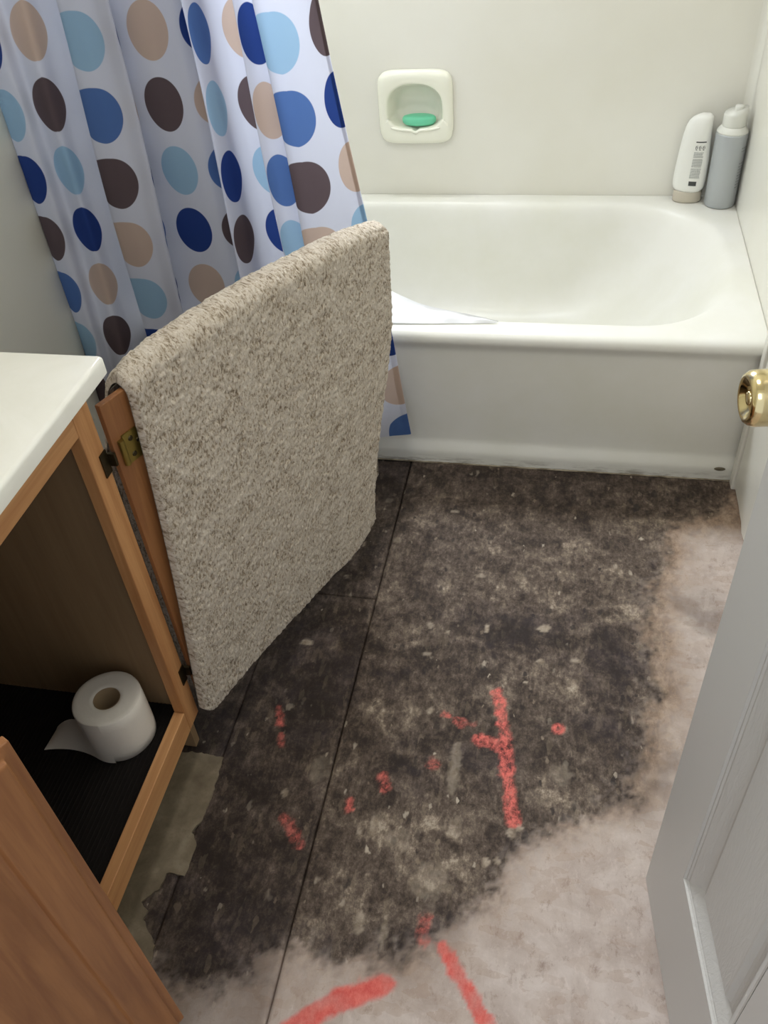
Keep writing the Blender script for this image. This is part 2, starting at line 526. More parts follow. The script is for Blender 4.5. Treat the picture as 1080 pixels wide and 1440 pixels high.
for sc_, kp, rd, sd_ in ((48, .16, .42, .4), (95, .14, .5, 1.7), (26, .10, .36, 2.6)):
    k_, tn = specks(sc_, kp, rd, sd_)
    st = t.mix(t.math('MULTIPLY', k_, t.math('SUBTRACT', 1.0, t.math('MULTIPLY', dk, .6), True)), st, t.ramp(tn, [(0, srgb(120, 104, 88)), (.6, srgb(158, 144, 126)), (1, srgb(196, 184, 166))]))
for sc_, kp, rd, sd_ in ((40, .22, .5, .9), (85, .2, .55, 2.2)):
    k_, tn = specks(sc_, kp, rd, sd_)
    st = t.mix(t.math('MULTIPLY', k_, .8), st, srgb(36, 29, 28))
k_, tn = specks(30, .16, .45, 3.0)
cl = t.mix(t.math('MULTIPLY', k_, .7), cl, t.ramp(tn, [(0, srgb(128, 106, 92)), (.5, srgb(168, 148, 134)), (1, srgb(226, 214, 206))], 'CONSTANT'))
c = t.mix(stain, cl, st)
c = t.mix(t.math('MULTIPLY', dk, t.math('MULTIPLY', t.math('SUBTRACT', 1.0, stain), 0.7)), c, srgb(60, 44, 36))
c = t.mix(fleck, c, t.ramp(n2, [(0.35, srgb(132, 116, 96)), (0.6, srgb(190, 176, 158))]))
# fluorescent pink marking paint, dirty where it lies on the stain
pk = t.mix(t.math('MULTIPLY', t.math('SUBTRACT', hf, 0.42, True), 3.0, True), srgb(214, 88, 80), srgb(246, 148, 134))
pm = t.math('MULTIPLY', pink, t.math('SUBTRACT', 1.0, t.math('MULTIPLY', t.math('MULTIPLY', t.math('SUBTRACT', 0.535, hf, True), 8, True), t.math('MULTIPLY', stain, 0.95))), True)
c = t.mix(pm, c, pk)
t.ln(c, t.b.inputs['Base Color'])
h = t.math('ADD', t.math('MULTIPLY', f1, 0.2), t.math('ADD', t.math('MULTIPLY', hf, 1.2), t.math('MULTIPLY', n3, 0.3)))
t.bump(h, 0.6, 0.003)
t.ln(t.math('ADD', 0.5, t.math('MULTIPLY', n2, 0.3)), t.b.inputs['Roughness'])

# ------------------------------------------------------------------ floor: base slab and the loose subfloor panels
floor = box('floor', (-1.524, -2.9, -0.05), (0.0, 0.755, -0.018), M_dark, kind='structure')


def panel(x0, x1, y0, y1, step=0.005, lift=0.0):
    nx = max(2, int((x1-x0)/step)+1)
    ny = max(2, int((y1-y0)/step)+1)
    xs = np.linspace(x0, x1, nx)
    ys = np.linspace(y0, y1, ny)
    X, Y = np.meshgrid(xs, ys, indexing='ij')
    Z = (fbm(X, Y, 9, 5)-.5)*.0016 + (fbm(X, Y, 60, 8, 2)-.5)*.0008 + lift
    edge = np.minimum(np.minimum(X-x0, x1-X), np.minimum(Y-y0, y1-Y))
    rough = fbm(X, Y, 50, 17, 3)
    Z = Z-smooth(.004, 0, edge)*.0022*(.4+rough)
    # corners chipped a little
    V = np.stack([X, Y, Z], -1).reshape(-1, 3)
    Fs = grid_faces(nx, ny)
    # rim going down
    idx = [i*ny for i in range(nx)] + [(nx-1)*ny+j for j in range(1, ny)] + [i*ny+ny-1 for i in range(nx-2, -1, -1)] + [j for j in range(ny-2, 0, -1)]
    off = len(V)
    low = V[idx].copy()
    low[:, 2] = -0.018
    V = np.vstack([V, low])
    k = len(idx)
    for a in range(k):
        b = (a+1) % k
        Fs.append((idx[a], off+a, off+b, idx[b]))
    o = mesh('subfloor_panel', V, Fs, M_floor, floor, True)
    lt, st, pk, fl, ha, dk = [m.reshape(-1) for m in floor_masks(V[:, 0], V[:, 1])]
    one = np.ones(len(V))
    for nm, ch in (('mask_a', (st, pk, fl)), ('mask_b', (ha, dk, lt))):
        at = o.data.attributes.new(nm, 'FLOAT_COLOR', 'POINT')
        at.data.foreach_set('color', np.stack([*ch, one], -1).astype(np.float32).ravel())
    return o


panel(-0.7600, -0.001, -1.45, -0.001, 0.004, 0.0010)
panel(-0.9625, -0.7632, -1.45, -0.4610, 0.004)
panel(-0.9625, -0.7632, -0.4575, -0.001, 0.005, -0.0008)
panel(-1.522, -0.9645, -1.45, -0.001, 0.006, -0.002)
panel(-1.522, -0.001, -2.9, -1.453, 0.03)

M_vinyl = mat('old_vinyl', srgb(132, 124, 106), 0.5)
t = NT(M_vinyl)
n = t.noise(t.coord('Object'), 18, 6, 0.6, 0.4)
c = t.ramp(n, [(0.3, srgb(98, 86, 68)), (0.55, srgb(128, 116, 96)), (0.75, srgb(152, 142, 122))])
n = t.noise(t.coord('Object'), 160, 3)
c = t.mix(t.math('MULTIPLY', t.math('SUBTRACT', n, 0.5, True), 1.2, True), c, srgb(96, 86, 66))
t.ln(c, t.b.inputs['Base Color'])


def extrude_poly(name, P, z0, z1, m, parent=None, **k):
    n_ = len(P)
    V = [(x, y, z0) for x, y in P]+[(x, y, z1) for x, y in P]
    a = sum(P[i][0]*P[(i+1) % n_][1]-P[(i+1) % n_][0]*P[i][1] for i in range(n_))
    f = list(range(n_, 2*n_))
    Fs = [tuple(f if a > 0 else f[::-1]), tuple(range(n_))[::(-1 if a > 0 else 1)]]
    for i in range(n_):
        j = (i+1) % n_
        Fs.append((i, j, n_+j, n_+i) if a > 0 else (j, i, n_+i, n_+j))
    return mesh(name, V, Fs, m, parent, **k)


def ragged(P, amp, step=0.006, seed=0):
    rs = random.Random(seed)
    out = []
    n_ = len(P)
    for i in range(n_):
        a, b = Vector(P[i]), Vector(P[(i+1) % n_])
        L = (b-a).length
        k = max(1, int(L/step))
        nr = Vector((-(b-a).y, (b-a).x))/max(L, 1e-6)
        for j in range(k):
            p = a.lerp(b, j/k)+nr*rs.uniform(-amp, amp)
            out.append((p.x, p.y))
    return out


extrude_poly('vinyl_remnant', ragged(VINYL, 0.0016, seed=3), -0.004, 0.0022, M_vinyl, floor, label='torn grey green vinyl left on the boards beside the cabinet')

# ------------------------------------------------------------------ walls
H = 2.4
WX0, WX1, WZ0, WZ1 = -1.27, -0.63, 1.45, 2.05
wb = []
wf = []
for a, b in (((-1.524, 0.755, 0), (0, 0.86, WZ0)), ((-1.524, 0.755, WZ1), (0, 0.86, H)), ((-1.524, 0.755, WZ0), (WX0, 0.86, WZ1)), ((WX1, 0.755, WZ0), (0, 0.86, WZ1))):
    o_ = len(wb)
    wb += boxv(a, b)
    wf += [tuple(o_+i for i in f) for f in BF]
wall_back = mesh('wall_back', wb, wf, M_surround, kind='structure')
win = empty('window_1', (-0.95, 0.8, WZ0), kind='structure')
for a, b in (((WX0-.04, .742, WZ0-.04), (WX1+.04, .7545, WZ0)), ((WX0-.04, .742, WZ1), (WX1+.04, .7545, WZ1+.04)), ((WX0-.04, .742, WZ0), (WX0, .7545, WZ1)), ((WX1, .742, WZ0), (WX1+.04, .7545, WZ1)), ((-.96, .80, WZ0), (-.94, .83, WZ1))):
    box('window_frame', a, b, M_white, win)
box('wall_left', (-1.62, -1.75, 0), (-1.524, 0.86, H), M_paint, kind='structure')
box('wall_right', (0.0, -1.75, 0.0), (0.1, 0.86, H), M_surround, kind='structure')
# wall_front with the doorway the camera stands in
wb, wf = [], []
for a, b in (((-1.62, -1.85, 0), (-0.93, -1.75, H)), ((-0.14, -1.85, 0), (0.1, -1.75, H)), ((-0.93, -1.85, 2.05), (-0.14, -1.75, H))):
    o_ = len(wb)
    wb += boxv(a, b)
    wf += [tuple(o_+i for i in f) for f in BF]
mesh('wall_front', wb, wf, M_paint, kind='structure')
box('ceiling', (-1.62, -1.85, H), (0.1, 0.86, H+.05), M_ceil, kind='structure')
# soft cove in the corner of the surround
V = []
R_ = 0.02
for z in (0.376, 1.9):
    for i in range(7):
        a = math.pi/2*i/6
        V.append((-R_+R_*math.sin(a)-0.0003, 0.755-R_+R_*math.cos(a)-0.0003, z))
    V.append((0.0, 0.755, z))
Fs = [(i, i+1, 9+i, 8+i) for i in range(6)]
mesh('trim_2', V, Fs, M_surround, smooth=True, kind='structure')
# trim strip at the foot of the right wall, where tub and wall meet, standing clear of the floor
o = box('trim_1', (-0.017, -0.032, 0.0), (-0.0005, -0.002, 1.9), M_surround, kind='structure')
bevel(o, 0.004, 3)
# ragged plaster edge of the right wall
V = []
rs = random.Random(5)
N = 70
for i in range(N):
    y = -0.04-1.7*i/(N-1)
    zz = 0.012+rs.uniform(0, .012)
    V += [(-0.012, y, zz), (-0.012, y, H-.001), (-0.001, y, zz), (-0.001, y, H-.001)]
Fs = []
for i in range(N-1):
    a = i*4
    Fs += [(a, a+1, a+5, a+4), (a, a+4, a+6, a+2), (a+1, a+3, a+7, a+5)]
Fs += [(0, 2, 3, 1)]
mesh('trim_3', V, Fs, M_surround, kind='structure')

# ------------------------------------------------------------------ bathtub
NT_ = 144


def rect_pt(t, x0, x1, y0, y1, r):
    """point of a rounded rectangle for polar angle t (ray from its centre)"""
    cx, cy = (x0+x1)/2, (y0+y1)/2
    hx, hy = (x1-x0)/2, (y1-y0)/2
    c, s = math.cos(t), math.sin(t)
    k = 1/max(abs(c)/hx, abs(s)/hy)
    x, y = c*k, s*k
    if abs(x) > hx-r and abs(y) > hy-r:
        # intersect with the corner circle
        ccx, ccy = math.copysign(hx-r, x), math.copysign(hy-r, y)
        b = c*ccx+s*ccy
        d = b*b-(ccx*ccx+ccy*ccy-r*r)
        k = b+math.sqrt(max(d, 0))
        x, y = c*k, s*k
    return cx+x, cy+y


# angles: even along the outline of the outer rectangle
ang = []
X0, X1, Y0, Y1 = -1.5235, -0.0004, 0.0, 0.7545
per = [((X1, Y0), (X1, Y1), 24), ((X1, Y1), (X0, Y1), 48), ((X0, Y1), (X0, Y0), 24), ((X0, Y0), (X1, Y0), 48)]
CX, CY = (X0+X1)/2, (Y0+Y1)/2
for a, b, k in per:
    for i in range(k):
        px = a[0]+(b[0]-a[0])*i/k
        py = a[1]+(b[1]-a[1])*i/k
        ang.append(math.atan2(py-CY, px-CX))
NT_ = len(ang)
V, rings = [], []


def ring(x0, x1, y0, y1, r, z, fn=None):
    rings.append(len(V))
    for t_ in ang:
        # aim from the tub centre
        c, s = math.cos(t_), math.sin(t_)
        cx, cy = (x0+x1)/2, (y0+y1)/2
        hx, hy = (x1-x0)/2, (y1-y0)/2
        # scale the angle to the ring's own proportions
        tt = math.atan2(s*hy/((Y1-Y0)/2), c*hx/((X1-X0)/2))
        x, y = rect_pt(tt, x0, x1, y0, y1, r)
        zz = z(x, y) if callable(z) else z
        V.append((x, y, zz))


HT = 0.36
# apron: foot flange, ridge, face, rolled rim
for yo, z in ((0.0, 0.0), (0.0, 0.030), (0.001, 0.036), (0.008, 0.052), (0.012, 0.060), (0.014, 0.072), (0.012, 0.200), (0.010, 0.310), (0.009, 0.318), (0.0055, 0.327), (0.0015, 0.334), (0.0, 0.340), (0.0012, 0.347), (0.005, 0.353), (0.011, 0.3575), (0.019, 0.3602)):
    yy = yo
    ring(X0, X1, yy, Y1, 0.003, z)
ring(X0+.02, X1-.004, 0.032, Y1-.004, 0.02, lambda x, y: HT+0.001)
# basin
ring(-1.49, -0.040, 0.056, 0.712, 0.225, HT+0.001)
ring(-1.484, -0.050, 0.064, 0.704, 0.222, HT-0.001)
ring(-1.478, -0.060, 0.071, 0.697, 0.220, HT-0.006)
ring(-1.470, -0.074, 0.078, 0.690, 0.215, HT-0.018)
ring(-1.462, -0.092, 0.085, 0.684, 0.212, HT-0.045)
ring(-1.452, -0.130, 0.094, 0.675, 0.205, HT-0.105)
ring(-1.440, -0.185, 0.104, 0.664, 0.195, HT-0.18)
ring(-1.425, -0.250, 0.118, 0.650, 0.185, HT-0.245)
ring(-1.405, -0.310, 0.138, 0.632, 0.170, HT-0.285)
ring(-1.370, -0.370, 0.170, 0.602, 0.150, HT-0.305)
ring(-1.30, -0.46, 0.225, 0.55, 0.110, HT-0.312)
ring(-1.10, -0.66, 0.32, 0.45, 0.05, HT-0.314)
Fs = []
for a, b in zip(rings[:-1], rings[1:]):
    for i in range(NT_):
        j = (i+1) % NT_
        Fs.append((a+i, a+j, b+j, b+i))
Fs.append(tuple(rings[-1]+i for i in range(NT_)))
tub = mesh('bathtub', V, Fs, M_tub, smooth=True, label='white enamel bathtub with a plain front apron along the back wall', cat='bathtub')
fix(tub)
tub.modifiers.new('ss', 'SUBSURF').render_levels = 1
tub.modifiers['ss'].levels = 0
# tile flange along wall
V, Fs = lathe([(0, 0.0001), (0.0004, .011), (0.0012, .0125), (0.0016, .012)], 28, (-0.043, 0.0008, 0.034), (0, -1, 0), (1, 0, 0), 1.0, .42)
mesh('oval_mark', V, Fs, M_oval, tub, True, label='small dark oval mark at the foot of the apron')
V = []
rs = random.Random(8)
N = 160
for i in range(N):
    x = -1.5+1.495*i/(N-1)
    hgt = .0025+rs.uniform(0, .0012)
    dpt = .0022+rs.uniform(0, .0009)
    V += [(x, .001, hgt), (x, -dpt*.5, hgt*.7), (x, -dpt, 0.0006)]
mesh('caulk_bead', V, grid_faces(N, 3), M_caulk, tub, True, label='dirty broken caulk line along the floor')

# ------------------------------------------------------------------ soap dish let into the back wall
M_cer = mat('ceramic', srgb(238, 237, 220), 0.12, spec=0.6)
dish = empty('soap_dish', (-0.844, 0.755, 0.50), label='square cream ceramic soap dish set into the wall above the tub', cat='soap dish')
DX, DZ, DW, DH = -0.844, 0.596, 0.100, 0.0925


def sq(t_, hw, hh, p, cx, cz):
    c, s = math.cos(t_), math.sin(t_)
    k = (abs(c/hw)**p+abs(s/hh)**p)**(-1/p)
    return cx+c*k, cz+s*k


def arch(t_, hw, hh, cx, cz):
    # rounder at the top, flatter at the foot
    c, s = math.cos(t_), math.sin(t_)
    p = 2.6 if s > 0 else 3.6
    k = (abs(c/hw)**p+abs(s/hh)**p)**(-1/p)
    x, z = c*k, s*k
    if z > 0:
        x *= 1-.10*(z/hh)**2
    else:
        x *= 1+.02*(-z/hh)
    return cx+x, cz+z


V, rings = [], []
n_ = 96
AX, AZ, AW, AH = -0.845, 0.598, 0.0735, 0.058
spec = [('s', DW, DH, 6, .754), ('s', DW, DH, 6, .744), ('s', DW-.003, DH-.003, 6, .738), ('s', DW-.012, DH-.012, 6, .734),
        ('a', AW+.006, AH+.006, 0, .7335), ('a', AW+.002, AH+.002, 0, .7355), ('a', AW-.001, AH-.001, 0, .741), ('a', AW-.006, AH-.005, 0, .765),
        ('a', AW-.014, AH-.012, 0, .785), ('a', AW-.030, AH-.026, 0, .795), ('a', .01, .01, 0, .797)]
for kind, hw, hh, p, y in spec:
    rings.append(len(V))
    for i in range(n_):
        t_ = 2*math.pi*i/n_
        if kind == 's':
            x, z = sq(t_, hw, hh, p, DX, DZ)
        else:
            x, z = arch(t_, hw, hh, AX, AZ)
            # lip at the foot, with a small drain notch in its middle
            if z < AZ-.035 and y < .75:
                z += .004-.0105*math.exp(-((x-AX)/.007)**2) + .004*abs((x-AX)/.07)
        V.append((x, y, z))
Fs = []
for a, b in zip(rings[:-1], rings[1:]):
    for i in range(n_):
        j = (i+1) % n_
        Fs.append((a+i, b+i, b+j, a+j))
Fs.append(tuple(rings[-1]+i for i in range(n_))[::-1])
fix(mesh('dish_body', V, Fs, M_cer, dish, True))
# raised lip rail
V = []
N = 33
for i in range(N):
    u = -1+2*i/(N-1)
    x = AX+u*.066
    z = AZ-AH+.002+.006*abs(u)**2.5-.006*math.exp(-(u/.11)**2)
    y = .7335
    r = .0042*(1-.55*abs(u)**4)
    for k in range(10):
        a = 2*math.pi*k/10
        V.append((x, y+r*math.cos(a), z+r*math.sin(a)))
Fs = []
for i in range(N-1):
    for k in range(10):
        l = (k+1) % 10
        Fs.append((i*10+k, i*10+l, (i+1)*10+l, (i+1)*10+k))
Fs += [tuple(range(10))[::-1], tuple(range((N-1)*10, N*10))]
fix(mesh('dish_lip', V, Fs, M_cer, dish, True))
# carve the wall behind the dish: the recess needs room in it
bm_ = box('cutter', (AX-.09, .70, AZ-.08), (AX+.09, .815, AZ+.08), M_cer)
md = wall_back.modifiers.new('recess', 'BOOLEAN')
md.object = bm_
md.solver = 'EXACT'
dg = bpy.context.evaluated_depsgraph_get()
me2 = bpy.data.meshes.new_from_object(wall_back.evaluated_get(dg))
wall_back.modifiers.clear()
wall_back.data = me2
bpy.data.objects.remove(bm_)

M_soap = mat('green_soap', srgb(112, 208, 168), 0.38)
M_soap.node_tree.nodes['Principled BSDF'].inputs['Subsurface Weight'].default_value = 0.3
M_soap.node_tree.nodes['Principled BSDF'].inputs['Subsurface Radius'].default_value = (.01, .02, .015)
V, Fs = lathe([(-.011, .001), (-.0108, .55), (-.009, .85), (-.005, .97), (0, 1.0), (.004, .98), (.007, .9), (.0085, .75), (.0092, .5), (.0095, .2), (.0095, .001)], 40, (0, 0, 0), (0, 0, 1), (1, 0, 0), .046, .0215)
zl = AZ-AH+.0185
o = mesh('soap_bar', [(x-.837, y+.7565, z*1.3+zl+.0042) for x, y, z in V], Fs, M_soap, smooth=True, label='worn green bar of soap lying in the wall soap dish', cat='soap')

# ------------------------------------------------------------------ bottles on the tub corner
M_pl = mat('white_plastic', srgb(236, 236, 230), 0.3)
M_cap = mat('beige_cap', srgb(196, 188, 172), 0.35)
M_can = mat('silver_can', srgb(178, 182, 184), 0.35, 0.25)
M_print = mat('dark_print', srgb(70, 72, 70), 0.6)
M_print2 = mat('grey_print', srgb(140, 144, 142), 0.6)
bz = HT+.0015
bx_, by_ = -0.122, 0.722
bot = empty('shampoo_bottle', (bx_, by_, bz), label='white squeeze bottle standing on its beige cap in the tub corner', cat='bottle')
V, Fs = lathe([(0, .001), (0, .92), (.003, .99), (.006, 1.0), (.026, .97), (.029, .93), (.029, .001)], 36, (bx_, by_, bz), (0, 0, 1), (1, 0, 0), .0365, .0225)
mesh('cap', V, Fs, M_cap, bot, True)
ca, sa_ = math.cos(-.22), math.sin(-.22)


def bprof(u):
    """half widths (left, right) of the body at height fraction u"""
    L = [(0, .033), (.02, .038), (.06, .0415), (.15, .0425), (.45, .0405), (.7, .037), (.82, .0335), (.90, .028), (.955, .019), (.985, .008), (1, .001)]
    Rr = [(0, .030), (.02, .035), (.06, .0385), (.15, .0395), (.45, .0375), (.7, .0330), (.88, .0300), (.965, .0290), (.99, .0265), (1, .022)]

    def ip(T):
        for (a, b), (c_, d) in zip(T[:-1], T[1:]):
            if u <= c_:
                return b+(d-b)*(u-a)/(c_-a)
        return T[-1][1]
    return ip(L), ip(Rr)


V = []
NU, NA = 40, 40
for i in range(NU):
    u = (i/(NU-1))
    u = u if u < .9 else u
    l, r = bprof(u)
    cx, hw = (r-l)/2, (l+r)/2
    hd = .0225*min(1, (hw/.034))
    cx += .008*u*0.6
    for k in range(NA):
        a = 2*math.pi*k/NA
        lx = cx+hw*math.copysign(abs(math.cos(a))**.85, math.cos(a))
        ly = hd*math.copysign(abs(math.sin(a))**.85, math.sin(a))
        V.append((bx_+lx*ca-ly*sa_, by_+lx*sa_+ly*ca, bz+.029+u*.192))
Fs = []
for i in range(NU-1):
    for k in range(NA):
        l = (k+1) % NA
        Fs.append((i*NA+k, i*NA+l, (i+1)*NA+l, (i+1)*NA+k))
Fs += [tuple(range(NA))[::-1], tuple(range((NU-1)*NA, NU*NA))]
body = mesh('body', V, Fs, M_pl, bot, True)


def on_bottle(lx, u):
    l, r = bprof(u)
    cx, hw = (r-l)/2+.0048*u, (l+r)/2
    hd = .0225*min(1, hw/.034)
    q = max(-1, min(1, (lx-cx)/hw))
    cc = abs(q)**(1/.85)
    ly = -hd*(math.sqrt(max(0, 1-cc*cc)))**.85-.0005
    return (bx_+lx*ca-ly*sa_, by_+lx*sa_+ly*ca, bz+.029+u*.192)


def print_patch(rects, m, name):
    V, Fs = [], []
    for x0, x1, u0, u1 in rects:
        k = 4
        o_ = len(V)
        for i in range(k+1):
            x = x0+(x1-x0)*i/k
            V += [on_bottle(x, u0), on_bottle(x, u1)]
        Fs += [(o_+2*i, o_+2*i+2, o_+2*i+3, o_+2*i+1) for i in range(k)]
    return mesh(name, V, Fs, m, bot)


rs = random.Random(2)
darkr = [(.004, .028, .665, .680), (.001, .020, .095, .155)]
for cx in (.007, .0155, .0240):
    darkr += [(cx-.0026, cx-.0008, .585, .618), (cx+.001, cx+.0026, .590, .612), (cx-.0018, cx+.0018, .57, .579), (cx-.0014, cx+.002, .620, .626)]
grey = []
u = .535
while u > .19:
    if not (.455 < u < .472 or .33 < u < .345):
        x = .003-.003*(.55-u)/.4
        while x < .024:
            wd = rs.uniform(.0015, .0045)
            grey.append((x, min(x+wd, .0255), u, u+.006))
            x += wd+.0007
    u -= .0125
pr = print_patch(darkr+grey, M_print, 'label_print')
pr['kind'] = 'stuff'
pr.data.materials.append(M_print2)
pr.data.polygons.foreach_set('material_index', [0]*(4*len(darkr))+[1]*(4*len(grey)))

cx_, cy_ = -0.0415, 0.700
can = empty('spray_can', (cx_, cy_, bz), label='silver grey can with a pale cap in the corner beside the white bottle', cat='bottle')
RC = .0385
V, Fs = lathe([(0, .001), (0, RC*.9), (.002, RC*.98), (.005, RC), (.180, RC), (.184, RC*.985)], 48, (cx_, cy_, bz))
mesh('can_body', V, Fs, M_can, can, True)
M_sh = mat('pale_shoulder', srgb(222, 222, 214), 0.3)
V, Fs = lathe([(.184, RC*.985), (.188, RC*.97), (.196, RC*.80), (.199, RC*.74)], 48, (cx_, cy_, bz))
mesh('can_shoulder', V, Fs, M_sh, can, True)
V, Fs = lathe([(.199, .0275), (.201, .0282), (.225, .0275), (.231, .0268)], 40, (cx_, cy_, bz))
V = [Vector(v) for v in V]
for v in V[-40:]:
    v.z += .0075*((v.x-cx_)/.027)+.004
mesh('spray_cap', V, Fs, M_sh, can, True)
V, Fs = lathe([(.222, .012), (.243, .0105), (.246, .009)], 20, (cx_+.006, cy_, bz))
mesh('nozzle', V, Fs, M_sh, can, True)


def can_pt(a, z):
    return (cx_+(RC+.0004)*math.cos(a), cy_+(RC+.0004)*math.sin(a), bz+z)


V, Fs = [], []
rs = random.Random(12)
z = .150
while z > .045:
    if not .118 < z < .140:
        a = -.85
        while a < -.25:
            da = rs.uniform(.06, .16)
            o_ = len(V)
            V += [can_pt(a, z), can_pt(a+da, z), can_pt(a+da, z+.0035), can_pt(a, z+.0035)]
            Fs.append((o_, o_+1, o_+2, o_+3))
            a += da+.05
    z -= .0075
mesh('can_print', V, Fs, M_print2, can, kind='stuff')

# ------------------------------------------------------------------ shower curtain
DOTC = dict(T=srgb(200, 176, 160), L=srgb(156, 188, 212), B=srgb(86, 116, 170), N=srgb(46, 68, 130), K=srgb(98, 84, 86))
COLS = {-1: 'NLNKBLKT', 0: 'TKLNTKLN', 1: 'LBKTLNKT', 2: 'NTNBNTKL', 3: 'TKLNTKBL', 4: 'NTBKLNTK', 5: 'BLNKTLNB', 6: 'TKLNBTKL',
        7: 'NTBLKNTB', 8: 'LBKTNLKT', 9: 'KNTLKNTBL'}
ROW0 = {-1: .965, 0: .988, 1: .972, 2: .975, 3: .976, 4: .976, 5: .976, 6: .975, 7: .972, 8: .962, 9: .980}


def catmull(P, k=10):
    out = []
    P = [P[0]]+list(P)+[P[-1]]
    for i in range(1, len(P)-2):
        p0, p1, p2, p3 = map(np.array, P[i-1:i+3])
        for j in range(k):
            t_ = j/k
            out.append(.5*((2*p1)+(-p0+p2)*t_+(2*p0-5*p1+4*p2-p3)*t_**2+(-p0+3*p1-3*p2+p3)*t_**3))
    out.append(np.array(P[-2]))
    return np.array(out)


path = catmull(CP, 9)
path[:, 0] = np.maximum(path[:, 0], -1.519)
ROD = 1.88
zs = np.concatenate([np.linspace(0.135, 1.1, 110), np.linspace(1.13, ROD-.02, 16)])
V, UV, CC = [], [], []
for p in path:
    x, y, u = p
    # how strongly this part fans out towards the hem
    k = np.interp(x, [-1.52, -1.41, -1.18, -1.02, -.94, -.86, -.84], [0, -.027, 0, .04, .08, .10, .136])
    col = int(math.floor(u+.5))
    col = max(-1, min(9, col))
    z0 = ROW0[col]
    for z in zs:
        dz = .862-z
        xx = x+k*dz*(1 if z < 1.1 else .6)
        amp = 1 if z < 1.1 else 1-.4*(z-1.1)/.8
        yy = -.052+(y+.052)*amp
        yy -= .006*math.sin(z*9+u*2.1)*min(1, max(0, (u+1.2)))
        if z < .36:
            yy -= .012*(.36-z)/.2
        xx = max(xx, -1.519)
        V.append((xx, yy, z))
        v = (z0-z)/.1245
        if col == 9:
            v = (z0-z)/.1195
        row = int(math.floor(v+.5))
        UV.append((u-col, v-row))
        CC.append(DOTC[COLS[col][row % len(COLS[col])]])
M_cur = bpy.data.materials.new('curtain_fabric')
M_cur.use_nodes = True
t = NT(M_cur)
# smooth pattern coordinates: column/row offset stored per corner would jump, so the raw ones are stored
Araw = t.attr('pattern')
sp = t.new('ShaderNodeSeparateXYZ')
t.ln(Araw.outputs['Vector'], sp.inputs[0])
du = t.math('SUBTRACT', sp.outputs[0], t.math('FLOOR', t.math('ADD', sp.outputs[0], .5)))
dv = t.math('SUBTRACT', sp.outputs[1], t.math('FLOOR', t.math('ADD', sp.outputs[1], .5)))
r_ = t.math('SQRT', t.math('ADD', t.math('MULTIPLY', du, du), t.math('MULTIPLY', dv, dv)))
dot = t.math('MULTIPLY', t.math('SUBTRACT', .396, r_), 90, True)
cc = t.attr('dot_colour')
base = t.mix(dot, srgb(216, 217, 228), cc.outputs['Color'])
t.ln(base, t.b.inputs['Base Color'])
t.b.inputs['Roughness'].default_value = .75
t.b.inputs['Specular IOR Level'].default_value = .05
wv = t.noise(t.coord('Object', (600, 600, 600)), 1.0, 2)
t.bump(wv, .08, .0005)
tr = t.new('ShaderNodeBsdfTranslucent')
tint = t.mix(1.0, base, (.80, .84, .92), 'MULTIPLY')
t.ln(tint, tr.inputs['Color'])
mx = t.new('ShaderNodeMixShader')
mx.inputs[0].default_value = .40
t.ln(t.b.outputs[0], mx.inputs[1])
t.ln(tr.outputs[0], mx.inputs[2])
t.ln(mx.outputs[0], t.n['Material Output'].inputs['Surface'])
nz = len(zs)
cur = empty('shower_curtain', (-1.18, -.05, ROD), label='white shower curtain with big blue, brown and tan dots hanging over the tub', cat='shower curtain')


def add_pat(o, pat, cols):
    a = o.data.attributes.new('pattern', 'FLOAT_VECTOR', 'POINT')
    a.data.foreach_set('vector', np.array(pat, dtype=np.float32).ravel())
    a = o.data.attributes.new('dot_colour', 'FLOAT_COLOR', 'POINT')
    a.data.foreach_set('color', np.array([(*c_, 1) for c_ in cols], dtype=np.float32).ravel())


PAT = []
for i, p in enumerate(path):
    u = p[2]
    for z in zs:
        zc = float(np.interp(u, list(ROW0.keys()), list(ROW0.values())))
        vv = (zc-z)/float(np.interp(u, [8.4, 8.6], [.1245, .1195]))
        PAT.append((u, vv, 0))
fab = mesh('fabric', V, grid_faces(len(path), nz), M_cur, cur, True)
# colour of the nearest dot for every vertex (changes only inside the white between dots)
cols = []
for u, vv, _ in PAT:
    c_ = max(-1, min(9, int(math.floor(u+.5))))
    rr = int(math.floor(vv+.5))
    cols.append(DOTC[COLS[c_][rr % len(COLS[c_])]])
add_pat(fab, PAT, cols)
# sewn hem along the free edge: a second layer just behind the first
npth = len(path)
i0 = [i for i in range(npth) if path[i][2] > 8.86]
HV, HP, HC = [], [], []
for i in i0:
    for j in range(nz):
        a = V[i*nz+j]
        HV.append((a[0]+.0008, a[1]+.0022, a[2]))
        HP.append(PAT[i*nz+j])
        HC.append(cols[i*nz+j])
hem = mesh('side_hem', HV, grid_faces(len(i0), nz), M_cur, cur, True)
add_pat(hem, HP, HC)

V, Fs = lathe([(0, .0125), (1.522, .0125)], 20, (-1.523, -.052, ROD), (1, 0, 0), (0, 1, 0))
mesh('curtain_rod', V, Fs, M_chrome, smooth=True, label='chrome rod carrying the dotted shower curtain', cat='curtain rod')

# liner: thin white sheet hanging inside the tub, its foot flopped on the rim
M_lin = mat('liner_vinyl', srgb(236, 236, 238), .35)
t = NT(M_lin)
tr = t.new('ShaderNodeBsdfTranslucent')
tr.inputs[0].default_value = (.85, .87, .9, 1)
mx = t.new('ShaderNodeMixShader')
mx.inputs[0].default_value = .3
t.ln(t.b.outputs[0], mx.inputs[1])
t.ln(tr.outputs[0], mx.inputs[2])
t.ln(mx.outputs[0], t.n['Material Output'].inputs['Surface'])
lin = empty('shower_liner', (-1.0, .02, ROD), label='thin white liner sheet trailing over the front rim of the tub', cat='shower liner')
